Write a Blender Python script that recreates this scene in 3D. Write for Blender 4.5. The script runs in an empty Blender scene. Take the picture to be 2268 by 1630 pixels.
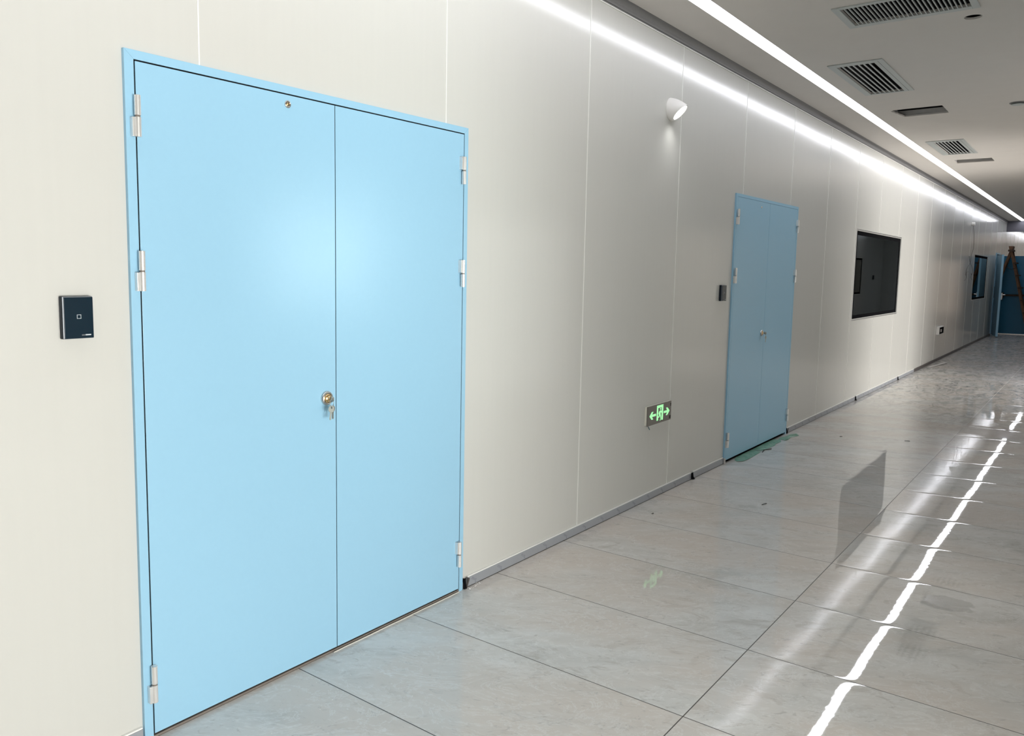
import bpy, bmesh, math, random
from mathutils import Vector, Matrix, geometry
random.seed(7)
C = bpy.context.scene.collection
sc = bpy.context.scene
PI = math.pi

# ------------------------------------------------------------------ dimensions (metres)
XA, XE = -3.2, 42.0          # corridor ends
YR = -2.8                    # right wall
H = 2.9                      # ceiling
COVE = 0.036
SEAM0, SEAM = 2.568, 1.148
LED_C, LED_W = -0.346, 0.092

# ------------------------------------------------------------------ node helpers
class NG:
    def __init__(s, name):
        s.m = bpy.data.materials.new(name); s.m.use_nodes = True
        s.t = s.m.node_tree; s.N = s.t.nodes; s.L = s.t.links
        for n in list(s.N): s.N.remove(n)
        s.out = s.N.new('ShaderNodeOutputMaterial')
    def put(s, sock, v):
        if isinstance(v, bpy.types.NodeSocket): s.L.new(v, sock)
        elif v is not None: sock.default_value = v
    def math(s, op, a, b=None, c=None):
        n = s.N.new('ShaderNodeMath'); n.operation = op
        s.put(n.inputs[0], a); s.put(n.inputs[1], b)
        if c is not None: s.put(n.inputs[2], c)
        return n.outputs[0]
    def vmath(s, op, a, b=None, scale=None):
        n = s.N.new('ShaderNodeVectorMath'); n.operation = op
        s.put(n.inputs[0], a)
        if b is not None: s.put(n.inputs[1], b)
        if scale is not None: s.put(n.inputs[3], scale)
        return n.outputs[0]
    def pos(s): return s.N.new('ShaderNodeNewGeometry').outputs['Position']
    def nrm(s): return s.N.new('ShaderNodeNewGeometry').outputs['Normal']
    def sep(s, v):
        n = s.N.new('ShaderNodeSeparateXYZ'); s.put(n.inputs[0], v); return n.outputs
    def comb(s, x, y, z):
        n = s.N.new('ShaderNodeCombineXYZ')
        for i, v in enumerate((x, y, z)): s.put(n.inputs[i], v)
        return n.outputs[0]
    def noise(s, vec, scale=1, detail=2, rough=.5, dist=0, color=False):
        n = s.N.new('ShaderNodeTexNoise'); s.put(n.inputs['Vector'], vec)
        n.inputs['Scale'].default_value = scale; n.inputs['Detail'].default_value = detail
        n.inputs['Roughness'].default_value = rough; n.inputs['Distortion'].default_value = dist
        return n.outputs['Color' if color else 'Fac']
    def white(s, vec):
        n = s.N.new('ShaderNodeTexWhiteNoise'); n.noise_dimensions = '3D'; s.put(n.inputs['Vector'], vec)
        return n.outputs['Color']
    def ramp(s, v, stops):
        n = s.N.new('ShaderNodeValToRGB'); s.put(n.inputs[0], v); e = n.color_ramp.elements
        while len(e) < len(stops): e.new(.5)
        for i, (p, c) in enumerate(stops):
            e[i].position = p; e[i].color = (c, c, c, 1) if isinstance(c, (int, float)) else (*c, 1)
        return n.outputs[0]
    def mix(s, f, a, b, mode='MIX'):
        n = s.N.new('ShaderNodeMix'); n.data_type = 'RGBA'; n.blend_type = mode
        s.put(n.inputs[0], f)
        for k, v in ((6, a), (7, b)):
            s.put(n.inputs[k], (*v, 1) if isinstance(v, tuple) and len(v) == 3 else v)
        return n.outputs[2]
    def bsdf(s, base=(.8, .8, .8), rough=.5, metal=0, normal=None, **kw):
        n = s.N.new('ShaderNodeBsdfPrincipled')
        s.put(n.inputs['Base Color'], (*base, 1) if isinstance(base, tuple) else base)
        s.put(n.inputs['Roughness'], rough); s.put(n.inputs['Metallic'], metal)
        if normal is not None: s.L.new(normal, n.inputs['Normal'])
        for k, v in kw.items():
            s.put(n.inputs[k.replace('_', ' ')], (*v, 1) if isinstance(v, tuple) else v)
        s.L.new(n.outputs[0], s.out.inputs[0])
        return s.m

def plain(name, base, rough=.5, metal=0, var=.05, vs=30, **kw):
    g = NG(name)
    f = g.noise(g.pos(), vs, 3)
    lo = tuple(max(0, c * (1 - var)) for c in base); hi = tuple(min(1, c * (1 + var)) for c in base)
    return g.bsdf(g.mix(f, lo, hi), rough, metal, **kw)

def emis(name, col, st):
    g = NG(name); e = g.N.new('ShaderNodeEmission')
    e.inputs[0].default_value = (*col, 1); e.inputs[1].default_value = st
    g.L.new(e.outputs[0], g.out.inputs[0]); return g.m

# ---- coated steel wall panels: faint per-panel tilt, gentle oil-canning
def wall_mat(name, base, rough):
    g = NG(name); p = g.pos(); x, y, z = g.sep(p)
    pid = g.math('FLOOR', g.math('DIVIDE', g.math('SUBTRACT', x, SEAM0), SEAM))
    tilt = g.vmath('SUBTRACT', g.white(g.comb(pid, 3.1, .7)), (.5, .5, .5))
    n1 = g.vmath('SUBTRACT', g.noise(g.comb(g.math('MULTIPLY', x, 1.1), y, g.math('MULTIPLY', z, .55)), 1.0, 1.5, .4, color=True), (.5, .5, .5))
    n2 = g.vmath('SUBTRACT', g.noise(g.comb(g.math('MULTIPLY', x, 9), y, g.math('MULTIPLY', z, 1.2)), 1.0, 1, .4, color=True), (.5, .5, .5))
    N = g.vmath('ADD', g.nrm(), g.vmath('SCALE', tilt, scale=.006))
    N = g.vmath('ADD', N, g.vmath('SCALE', n1, scale=.016))
    N = g.vmath('ADD', N, g.vmath('SCALE', n2, scale=.005))
    N = g.vmath('NORMALIZE', N)
    f = g.noise(g.comb(g.math('MULTIPLY', x, 40), y, g.math('MULTIPLY', z, 1.5)), 1, 3)
    col = g.mix(f, tuple(c * .985 for c in base), tuple(min(1, c * 1.015) for c in base))
    r = g.math('ADD', rough - .02, g.math('MULTIPLY', f, .04))
    return g.bsdf(col, r, 0, normal=N, Specular_IOR_Level=.34)

def floor_mat():
    g = NG('polished_tile'); p = g.pos(); x, y, z = g.sep(p)
    u = g.math('DIVIDE', g.math('SUBTRACT', x, 2.3682), .6)
    v = g.math('DIVIDE', g.math('ADD', y, 1.208), 1.2)
    def sd(w, size):
        t = g.math('SUBTRACT', g.math('FRACT', g.math('ADD', w, .5)), .5)
        return g.math('MULTIPLY', t, size)
    dx, dy = sd(u, .6), sd(v, 1.2)
    ax, ay = g.math('ABSOLUTE', dx), g.math('ABSOLUTE', dy)
    def edge(d, a, s, tau):
        e = g.math('EXPONENT', g.math('DIVIDE', a, -tau))
        return g.math('MULTIPLY', g.math('MULTIPLY', g.math('SIGN', d), e), -s)
    nx, ny = edge(dx, ax, .030, .010), edge(dy, ay, .020, .010)
    wob = g.vmath('SUBTRACT', g.noise(p, 2.2, 2, .5, color=True), (.5, .5, .5))
    wob2 = g.vmath('SUBTRACT', g.noise(p, 34, 3, .6, color=True), (.5, .5, .5))
    wx, wy, wz = g.sep(g.vmath('ADD', g.vmath('SCALE', wob, scale=.009), g.vmath('SCALE', wob2, scale=.006)))
    # far half of the corridor: dusty, scuffed protective residue
    far = g.N.new('ShaderNodeMapRange'); g.put(far.inputs[0], g.math('ADD', x, g.math('MULTIPLY', g.noise(p, .7, 2), 3.0)))
    far.inputs[1].default_value = 10.0; far.inputs[2].default_value = 12.6; far = far.outputs[0]
    fr_ = g.N.new('ShaderNodeMapRange'); g.put(fr_.inputs[0], g.math('ADD', x, g.math('MULTIPLY', g.noise(p, .9, 2), 3.0)))
    fr_.inputs[1].default_value = 12.2; fr_.inputs[2].default_value = 15.0; farr = fr_.outputs[0]
    crk = g.vmath('SUBTRACT', g.noise(p, 5, 3, .6, .6, color=True), (.5, .5, .5))
    cx, cy, cz = g.sep(g.vmath('SCALE', crk, scale=.05))
    nx = g.math('ADD', g.math('ADD', nx, wx), g.math('MULTIPLY', cx, farr))
    ny = g.math('ADD', g.math('ADD', ny, wy), g.math('MULTIPLY', cy, farr))
    N = g.vmath('NORMALIZE', g.vmath('ADD', g.nrm(), g.comb(nx, ny, 0.0)))
    tid = g.comb(g.math('FLOOR', u), g.math('FLOOR', v), .5)
    off = g.vmath('SCALE', g.white(tid), scale=9.0)
    q = g.vmath('ADD', g.comb(g.math('MULTIPLY', g.math('ADD', x, g.math('MULTIPLY', y, .5)), 2.2),
                              g.math('MULTIPLY', g.math('SUBTRACT', y, g.math('MULTIPLY', x, .25)), 1.15), z), off)
    n1 = g.noise(q, 1.5, 6, .62, .8); n2 = g.noise(q, 4.5, 6, .6, 1.3); n3 = g.noise(g.vmath('ADD', q, (7, 3, 1)), .9, 3, .5, .4)
    col = g.ramp(n1, [(.30, (.49, .48, .45)), (.44, (.59, .58, .55)), (.55, (.64, .63, .60)), (.68, (.69, .685, .66))])
    col = g.mix(g.ramp(n2, [(.36, .55), (.44, 0.0)]), col, (.47, .44, .40))
    col = g.mix(g.ramp(n2, [(.60, 0.0), (.66, .45)]), col, (.75, .75, .72))
    col = g.mix(g.ramp(n3, [(.42, 0.0), (.60, .75)]), col, (.63, .57, .51))
    n4 = g.noise(g.vmath('SCALE', q, scale=2.4), 5.0, 6, .68, 1.6); n5 = g.noise(g.vmath('ADD', q, (2, 9, 4)), 2.2, 7, .7, 2.2)
    col = g.mix(g.ramp(n4, [(.34, .55), (.42, 0.0)]), col, (.42, .40, .375))
    col = g.mix(g.ramp(n4, [(.62, 0.0), (.70, .5)]), col, (.74, .74, .72))
    band = g.math('ABSOLUTE', g.math('SUBTRACT', n5, .5))
    col = g.mix(g.ramp(band, [(.0, .5), (.018, 0.0)]), col, (.76, .76, .74))
    # dusty sole prints and a scuffed patch on the right
    prints = None
    for (px, py, rx, ry, kind) in ((3.36, -1.70, .11, .07, 1), (3.60, -1.70, .07, .09, 1), (3.99, -1.74, .10, .12, 0), (4.27, -1.70, .08, .09, 1)):
        ex = g.math('DIVIDE', g.math('ABSOLUTE', g.math('SUBTRACT', x, px)), rx)
        ey = g.math('DIVIDE', g.math('ABSOLUTE', g.math('SUBTRACT', y, py)), ry)
        rr = g.math('ADD', g.math('POWER', ex, 3.0), g.math('POWER', ey, 3.0))
        rr = g.math('ADD', rr, g.math('MULTIPLY', g.noise(p, 25, 2), .9))
        m = g.ramp(rr, [(.0, 1.0), (.85, .9), (1.0, 0.0)]) if kind == 0 else g.ramp(rr, [(.2, 1.0), (1.0, 0.0)])
        if kind:
            st = g.math('SINE', g.math('MULTIPLY', g.math('ADD', y, g.math('MULTIPLY', g.noise(p, 30, 1), .02)), 300.0))
            m = g.math('MULTIPLY', m, g.math('MULTIPLY_ADD', st, .35, .5))
        prints = m if prints is None else g.math('MAXIMUM', prints, m)
    col = g.mix(g.math('MULTIPLY', prints, .35), col, (.22, .205, .18))
    # scuffs in the far half
    sc1 = g.ramp(g.noise(g.comb(g.math('MULTIPLY', x, 1.6), g.math('MULTIPLY', y, 4.2), z), 2.6, 5, .65, 1.2), [(.40, .0), (.50, .35), (.62, 1.0)])
    col = g.mix(g.math('MULTIPLY', far, g.math('MULTIPLY', sc1, .85)), col, (.27, .27, .27))
    joint = g.math('LESS_THAN', g.math('MINIMUM', ax, ay), .0019)
    fade = g.math('MULTIPLY', joint, g.math('SUBTRACT', 1.0, g.math('MULTIPLY', far, .8)))
    col = g.mix(fade, col, (.045, .038, .03))
    r = g.math('ADD', .022, g.math('ADD', g.math('MULTIPLY', farr, .17), g.math('MULTIPLY', joint, .4)))
    r = g.math('ADD', r, g.math('MULTIPLY', prints, .12))
    return g.bsdf(col, r, 0, normal=N, Specular_IOR_Level=.5)

def door_mat():
    g = NG('blue_door_enamel'); p = g.pos(); x, y, z = g.sep(p)
    n1 = g.vmath('SUBTRACT', g.noise(p, 1.0, 1, .4, color=True), (.5, .5, .5))
    N = g.vmath('NORMALIZE', g.vmath('ADD', g.nrm(), g.vmath('SCALE', n1, scale=.012)))
    f = g.noise(p, 60, 2)
    return g.bsdf(g.mix(f, (.315, .56, .735), (.325, .575, .75)), .27, 0, normal=N, Specular_IOR_Level=.45)

M = dict(
    wall=wall_mat('coated_wall_panel', (.60, .60, .565), .155),
    bead=plain('joint_bead', (.86, .86, .82), .35, 0, .02),
    floor=floor_mat(),
    door=door_mat(),
    ceil=plain('ceiling_paint', (.68, .645, .605), .8, 0, .03, 6),
    alu=plain('brushed_aluminium', (.62, .62, .61), .32, .85, .05, 80),
    satin=plain('satin_steel', (.82, .81, .79), .27, .6, .05, 60),
    cove=plain('grey_cove_profile', (.20, .197, .195), .4, .3, .04, 30),
    white=plain('white_powder_coat', (.80, .79, .76), .4, 0, .02, 40),
    vent=plain('grey_white_grille', (.50, .53, .52), .45, .1, .03, 40),
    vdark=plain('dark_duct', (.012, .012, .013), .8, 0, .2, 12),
    plenum=plain('ceiling_void_dark', (.03, .028, .026), .9, 0, .2, 6),
    sheet=plain('galvanised_collar', (.52, .50, .48), .5, .15, .12, 25),
    black=plain('black_rubber', (.009, .009, .010), .9, 0, .2, 60, Specular_IOR_Level=.0),
    navy=plain('navy_black_plastic', (.010, .016, .026), .45, 0, .1, 60, Specular_IOR_Level=.2),
    glossnavy=plain('navy_glass_front', (.006, .018, .030), .15, 0, .08, 20, Specular_IOR_Level=.18),
    bezel=plain('grey_bezel', (.22, .24, .26), .35, .4, .05, 60),
    glyph=plain('pale_grey_print', (.55, .6, .63), .4, 0, .02, 60),
    glyph2=plain('dim_grey_print', (.16, .17, .18), .4, 0, .02, 60),
    film=plain('grey_film_skirting', (.36, .38, .41), .33, .25, .04, 18),
    filmprint=plain('film_print_ink', (.10, .11, .15), .6, 0, .05, 60),
    darkskirt=plain('dark_brown_skirting', (.085, .075, .07), .45, .1, .15, 14),
    signface=plain('brown_grey_sign_metal', (.20, .185, .165), .38, .6, .06, 22),
    signedge=plain('sign_side_cream', (.78, .77, .68), .4, 0, .02, 40),
    ring=plain('nickel_ring', (.55, .54, .52), .22, 1, .1, 60),
    brass=plain('brass_cylinder', (.80, .55, .28), .2, 1, .1, 60),
    keym=plain('key_nickel', (.40, .42, .39), .38, .9, .1, 80),
    wood=plain('weathered_ladder_wood', (.13, .062, .026), .7, 0, .45, 18),
    shadeblue=plain('shaded_blue_door', (.006, .115, .22), .3, 0, .05, 8),  # door blue darkened: shade painted into the far open leaf
    beam=plain('lavender_grey_beam', (.12, .117, .14), .5, 0, .04, 8),
    wood2=plain('dark_ladder_wood', (.05, .028, .016), .8, 0, .4, 18),
    cable=plain('thin_dark_cable', (.06, .05, .045), .6, 0, .1, 60),
    teal=plain('teal_wire', (.06, .12, .15), .5, 0, .1, 60),
    plaster=plain('plaster_crumb', (.85, .84, .80), .8, 0, .05, 40),
    chip=plain('dark_chip', (.05, .045, .04), .8, 0, .1, 40),
    caulk=plain('white_caulk', (.66, .63, .57), .6, 0, .1, 30),
    thresh=plain('brown_threshold', (.21, .18, .155), .6, .1, .2, 25),
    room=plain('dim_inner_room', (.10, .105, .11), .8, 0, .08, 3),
    outside=plain('outer_room_paint', (.62, .60, .56), .8, 0, .04, 3),
    led=emis('led_diffuser_light', (.92, .93, 1.0), 9.6),
    lens=emis('lamp_lens_light', (1.0, 1.0, .99), 9.0),
    exitg=emis('exit_pictogram_light', (.42, 1.0, .46), .85),
    warm=emis('lit_warm_window', (1.0, .80, .64), 1.1),
)

def glass_mat():
    g = NG('dark_window_glass')
    fr = g.N.new('ShaderNodeFresnel'); fr.inputs[0].default_value = 1.52
    a = g.N.new('ShaderNodeBsdfTransparent'); a.inputs[0].default_value = (.45, .50, .50, 1)
    b = g.N.new('ShaderNodeBsdfGlossy'); b.inputs[0].default_value = (.85, .92, .95, 1); b.inputs[1].default_value = .01
    m = g.N.new('ShaderNodeMixShader'); g.L.new(fr.outputs[0], m.inputs[0]); g.L.new(a.outputs[0], m.inputs[1]); g.L.new(b.outputs[0], m.inputs[2])
    g.L.new(m.outputs[0], g.out.inputs[0]); return g.m
M['glass'] = glass_mat()

def film_mat():
    g = NG('green_tape_film'); p = g.pos()
    f = g.noise(p, 22, 4, .6, .5)
    col = g.mix(g.ramp(f, [(.35, 0.0), (.65, 1.0)]), (.16, .42, .28), (.38, .60, .48))
    n = g.vmath('NORMALIZE', g.vmath('ADD', g.nrm(), g.vmath('SCALE', g.vmath('SUBTRACT', g.noise(p, 40, 2, color=True), (.5, .5, .5)), scale=.5)))
    return g.bsdf(col, .3, 0, normal=n, Alpha=.66)
M['tape'] = film_mat()

# ------------------------------------------------------------------ mesh helpers
class MB:
    def __init__(s): s.v, s.f, s.mi, s.sm = [], [], [], []
    def add(s, vs, fs, m=0, smooth=False):
        o = len(s.v); s.v += [tuple(q) for q in vs]
        for f in fs: s.f.append([o + i for i in f]); s.mi.append(m); s.sm.append(smooth)
        return s
    def box(s, x0, x1, y0, y1, z0, z1, m=0, bev=0):
        if bev:
            bm = bmesh.new(); bmesh.ops.create_cube(bm, size=1)
            for w in bm.verts:
                w.co = Vector((x0 + (w.co.x + .5) * (x1 - x0), y0 + (w.co.y + .5) * (y1 - y0), z0 + (w.co.z + .5) * (z1 - z0)))
            bmesh.ops.bevel(bm, geom=list(bm.edges), offset=bev, segments=2, affect='EDGES', profile=.6)
            bm.verts.index_update()
            s.add([w.co[:] for w in bm.verts], [[w.index for w in f.verts] for f in bm.faces], m)
            bm.free(); return s
        vs = [(x, y, z) for z in (z0, z1) for y in (y0, y1) for x in (x0, x1)]
        return s.add(vs, [(0, 2, 3, 1), (4, 5, 7, 6), (0, 1, 5, 4), (2, 6, 7, 3), (0, 4, 6, 2), (1, 3, 7, 5)], m)
    def loft(s, rings, m=0, cap0=True, cap1=True, smooth=True, close=False):
        n = len(rings[0]); vs = [q for r in rings for q in r]; fs = []
        R = len(rings)
        for i in range(R if close else R - 1):
            for j in range(n):
                a, b = i * n + j, i * n + (j + 1) % n
                c, d = ((i + 1) % R) * n + (j + 1) % n, ((i + 1) % R) * n + j
                fs.append((a, b, c, d))
        s.add(vs, fs, m, smooth)
        if cap0 and not close: s.add(rings[0], [tuple(reversed(range(n)))], m)
        if cap1 and not close: s.add(rings[-1], [tuple(range(n))], m)
        return s
    def ringpts(s, c, ax, r, n, r2=None):
        ax = Vector(ax).normalized(); a = ax.orthogonal().normalized()
        if abs(ax.z) > .9: a = Vector((1, 0, 0))
        elif abs(ax.z) < .2: a = Vector((0, 0, 1))
        a = (a - ax * a.dot(ax)).normalized(); b = ax.cross(a)
        return [tuple(Vector(c) + a * (r * math.cos(t)) + b * ((r2 or r) * math.sin(t))) for t in [2 * PI * k / n for k in range(n)]]
    def cyl(s, p0, p1, r0, r1=None, n=20, m=0, cap=True):
        ax = Vector(p1) - Vector(p0)
        return s.loft([s.ringpts(p0, ax, r0, n), s.ringpts(p1, ax, r0 if r1 is None else r1, n)], m, cap, cap)
    def lathe(s, c, ax, prof, n=28, m=0, cap0=True, cap1=True):   # prof: (distance along ax, radius)
        ax = Vector(ax).normalized()
        return s.loft([s.ringpts(Vector(c) + ax * d, ax, max(r, 1e-5), n) for d, r in prof], m, cap0, cap1)
    def tube(s, pts, r, n=8, m=0):
        pts = [Vector(q) for q in pts]; rings = []
        for i, q in enumerate(pts):
            t = (pts[min(i + 1, len(pts) - 1)] - pts[max(i - 1, 0)])
            t.normalize(); a = Vector((0, -1, 0)); a = (a - t * a.dot(t))
            a = a.normalized() if a.length > .05 else t.orthogonal().normalized()
            b = t.cross(a); rings.append([tuple(q + a * (r * math.cos(k)) + b * (r * math.sin(k))) for k in [2 * PI * j / n for j in range(n)]])
        return s.loft(rings, m)
    def bar(s, p0, p1, w, d, up=(0, 0, 1), m=0):
        p0, p1 = Vector(p0), Vector(p1); t = (p1 - p0).normalized(); u = Vector(up); a = t.cross(u)
        a = a.normalized() if a.length > 1e-3 else t.orthogonal().normalized()
        b = a.cross(t).normalized()
        def R(p): return [tuple(p + a * (x * w / 2) + b * (y * d / 2)) for x, y in ((-1, -1), (1, -1), (1, 1), (-1, 1))]
        return s.loft([R(p0), R(p1)], m, smooth=False)
    def prism(s, pts, f0, f1, m=0):            # pts -> f0(pt), f1(pt) two skins of a planar polygon (may be concave)
        n = len(pts)
        tris = geometry.tessellate_polygon([[Vector((a, b, 0)) for a, b in pts]])
        A = [f0(*q) for q in pts]; B = [f1(*q) for q in pts]
        s.add(A + B, [tuple(t) for t in tris] + [tuple(n + i for i in reversed(t)) for t in tris] +
              [(i, (i + 1) % n, n + (i + 1) % n, n + i) for i in range(n)], m)
        return s
    def build(s, name, mats, parent=None, label=None):
        me = bpy.data.meshes.new(name); me.from_pydata(s.v, [], s.f)
        for mt in (mats if isinstance(mats, (list, tuple)) else [mats]): me.materials.append(M[mt] if isinstance(mt, str) else mt)
        for p, mi, sm in zip(me.polygons, s.mi, s.sm): p.material_index = mi; p.use_smooth = sm
        me.validate()
        bm = bmesh.new(); bm.from_mesh(me); bmesh.ops.recalc_face_normals(bm, faces=bm.faces); bm.to_mesh(me); bm.free()
        o = bpy.data.objects.new(name, me); C.objects.link(o)
        if parent is not None:
            o.parent = parent
            o.matrix_parent_inverse = parent_world(parent).inverted()
        if label: o['label'] = label
        return o

def parent_world(o):
    return Matrix.LocRotScale(o.location, o.rotation_euler, o.scale)

def tag(o, label, cat, group=None, kind=None):
    o['label'] = label; o['category'] = cat
    if group: o['group'] = group
    if kind: o['kind'] = kind
    return o
def thing(name, label, cat, loc, group=None, kind=None):
    o = bpy.data.objects.new(name, None); C.objects.link(o); o.location = loc; o.empty_display_size = .05
    return tag(o, label, cat, group, kind)

def slab(outer, holes, to3d, t, mat, name):     # flat plate with holes, thickness t
    cu = bpy.data.curves.new(name + '_tmp', 'CURVE'); cu.dimensions = '2D'; cu.fill_mode = 'BOTH'; cu.extrude = t / 2
    for loop in [outer] + holes:
        sp = cu.splines.new('POLY'); sp.points.add(len(loop) - 1); sp.use_cyclic_u = True
        for q, (a, b) in zip(sp.points, loop): q.co = (a, b, 0, 1)
    o = bpy.data.objects.new(name + '_tmp', cu); C.objects.link(o)
    bpy.context.view_layer.update()
    me = bpy.data.meshes.new_from_object(o.evaluated_get(bpy.context.evaluated_depsgraph_get()))
    vs = [to3d(v.co.x, v.co.y, v.co.z) for v in me.vertices]; fs = [list(p.vertices) for p in me.polygons]
    bpy.data.objects.remove(o); bpy.data.curves.remove(cu); bpy.data.meshes.remove(me)
    mb = MB(); mb.add(vs, fs); return mb
def rect(a0, a1, b0, b1): return [(a0, b0), (a1, b0), (a1, b1), (a0, b1)]

# ------------------------------------------------------------------ floor / ceiling / walls
f = MB().box(XA - .3, XE + .6, YR - 3.2, 2.9, -.05, 0)
tag(f.build('floor', 'floor'), 'polished grey marbled floor tiles with thin dark joints', 'floor', kind='structure')

# doors & windows of the left wall
D1 = dict(x0=1.177, x1=2.704, zt=2.0355, li=1.2095, ri=2.6745, lt=2.006, split=1.951)
D2 = dict(x0=5.856, x1=7.357, zt=2.0245, li=5.884, ri=7.328, lt=1.999, split=6.606)
WIN = [(9.522, 11.940, .932, 1.943), (19.45, 21.77, .940, 1.905)]
holes = [rect(d['x0'] + .012, d['x1'] - .012, -.02, d['zt'] - .012) for d in (D1, D2)]
wt = .05
D3 = (23.47, 24.28, 2.0)      # far side doorway in the left wall
outer = [(XA, 0)]
for d in (D1, D2): outer += [(d['x0'] + .012, 0), (d['x0'] + .012, d['zt'] - .012), (d['x1'] - .012, d['zt'] - .012), (d['x1'] - .012, 0)]
outer += [(D3[0], 0), (D3[0], D3[2]), (D3[1], D3[2]), (D3[1], 0)]
outer += [(XE, 0), (XE, H), (XA, H)]
mb = slab(outer, [rect(w[0] + .02, w[1] - .02, w[2] + .02, w[3] - .02) for w in WIN], lambda a, b, c: (a, wt / 2 + c, b), wt, 'wall', 'wall_left')
k = -3
spans = []
while SEAM0 + SEAM * k < XE - .2:
    xs = SEAM0 + SEAM * k; k += 1
    if xs < XA + .1: continue
    segs = [(.046, 2.846)]
    if D3[0] - .05 < xs < D3[1] + .05: segs = [(D3[2] + .05, 2.846)]
    for d in (D1, D2):
        if d['x0'] < xs < d['x1']: segs = [(d['zt'] + .002, 2.846)]
    for w in WIN:
        if w[0] < xs < w[1]: segs = [(.046, w[2] - .002), (w[3] + .002, 2.846)]
    for a, b in segs:
        mb.box(xs - .0022, xs + .0022, -.0016, .0, a, b, 1)
tag(mb.build('wall_left', ['wall', 'bead']), 'left wall of off-white coated panels with pale vertical joints', 'wall', kind='structure')

# right wall (behind and beside the camera) with doorways and a window letting daylight in; middle doorway added for fill light
RH = [(-.9, 2.35, 0), (6.2, 8.6, 0), (10.7, 13.1, 0), (35.7, 41.2, 0)]
outer = [(XA, 0)]
for a, b, z in RH: outer += [(a, 0), (a, 2.08), (b, 2.08), (b, 0)]
outer += [(XE, 0), (XE, H), (XA, H)]
rwin = [(3.75, 4.75, 1.05, 2.02), (21.9, 22.62, .94, 1.89)]
mb = slab(outer, [rect(w[0] + .02, w[1] - .02, w[2] + .02, w[3] - .02) for w in rwin], lambda a, b, c: (a, YR - wt / 2 + c, b), wt, 'wall', 'wall_right')
tag(mb.build('wall_right', 'wall'), 'right wall of off-white panels beside the camera', 'wall', kind='structure')

# far and near end walls
tag(MB().box(XE, XE + .05, YR, 0, 0, H).build('wall_far', 'wall'), 'far end wall of the corridor', 'wall', kind='structure')
tag(MB().box(25.0, 25.35, YR + .001, -2.30, .001, H - .001).build('wall_pier', 'wall'), 'shallow pier on the far part of the right wall', 'wall', kind='structure')
tag(MB().box(XA - .05, XA, YR, 0, 0, H).build('wall_near', 'wall'), 'near end wall behind the camera', 'wall', kind='structure')

# rooms beyond
mb = MB()
mb.box(XA, XE, 2.5, 2.55, 0, H); mb.box(XA - .05, XA, .051, 2.5, 0, H); mb.box(XE, XE + .05, .051, 2.5, 0, H); mb.box(XA, XE, .051, 2.5, H, H + .05)
for xx in (8.6, 13.4, 18.6, 22.9, 25.2): mb.box(xx, xx + .06, .052, 2.5, 0, H)
tag(mb.build('wall_inner_rooms', 'room'), 'dim rooms seen through the windows of the left wall', 'wall', kind='structure')
mb = MB(); mb.box(XA, 16, YR - 3.1, YR - 3.05, 0, H); mb.box(XA, 16, YR - 3.05, YR - .06, H, H + .05); mb.box(16, 16.05, YR - 3.05, YR - .06, 0, H); mb.box(XA - .05, XA, YR - 3.05, YR - .06, 0, H)
mb.box(3.4, 3.46, YR - 3.05, YR - .06, 0, H); mb.box(5.9, 5.96, YR - 3.05, YR - .06, 0, H); mb.box(9.4, 9.46, YR - 3.05, YR - .06, 0, H)
tag(mb.build('wall_side_rooms', 'outside'), 'pale rooms beyond the doorways of the right wall', 'wall', kind='structure')
mb = MB(); mb.box(20.9, 23.8, YR - 1.2, YR - 1.15, 0, H)
mb.box(20.9, 20.95, YR - 1.15, YR - .06, 0, H); mb.box(23.75, 23.8, YR - 1.15, YR - .06, 0, H); mb.box(20.9, 23.8, YR - 1.15, YR - .06, H, H + .03)
tag(mb.build('wall_dark_side_room', 'room'), 'dark room behind the small far right window', 'wall', kind='structure')

# ceiling with cut-outs
def ragged(x0, x1, y0, y1, amp, corner):
    pts = []
    def seg(p, q, n):
        for i in range(n):
            t = i / n
            if 0 < i: a = random.uniform(-amp, amp)
            else: a = 0
            dx, dy = q[0] - p[0], q[1] - p[1]; L = math.hypot(dx, dy)
            pts.append((p[0] + dx * t - dy / L * a, p[1] + dy * t + dx / L * a))
    c = [(x0, y0), (x1, y0), (x1, y1), (x0, y1)]
    if corner: c = [(x0, y0), (x1, y0), (x1, y1 - .05), (x0 + .05, y1), (x0, y1 - .03)]
    for i in range(len(c)): seg(c[i], c[(i + 1) % len(c)], 9)
    return pts
V = [dict(o=(4.829, 5.257, -1.526, -.868), i=(4.860, 5.208, -1.490, -.906)),
     dict(o=(6.098, 7.250, -.872, -.520), i=(6.170, 7.222, -.808, -.566)),
     dict(o=(10.09, 11.29, -.862, -.505), i=(10.18, 11.25, -.798, -.566))]
SL = [(8.045, 8.43, -.950, -.545), (11.865, 12.225, -.944, -.535)]
circ = [(5.446 + .048 * math.cos(t), -1.469 + .044 * math.sin(t)) for t in [2 * PI * k / 32 for k in range(32)]]
hol = [rect(*v['i'][:2], *v['i'][2:]) for v in V] + [ragged(*SL[0], .004, True), ragged(*SL[1], .003, False), circ]
strips = []
LX1 = 25.36
hol.append(rect(XA + .3, LX1, LED_C - LED_W / 2, LED_C + LED_W / 2))
hol.append(rect(25.7, XE - .5, LED_C - LED_W / 2, LED_C + LED_W / 2))
mb = slab([(XA, YR), (XE, YR), (XE, -COVE), (XA, -COVE)], hol, lambda a, b, c: (a, b, H + .006 + c), .012, 'ceil', 'ceiling')
tag(mb.build('ceiling', 'ceil'), 'flat matt grey-white plasterboard ceiling with cut-outs', 'ceiling', kind='structure')
mb = MB().box(XA, XE, YR, -.02, H + .30, H + .33)
tag(mb.build('ceiling_void', 'plenum'), 'dark ceiling void above the plasterboard', 'ceiling', kind='structure')

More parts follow.
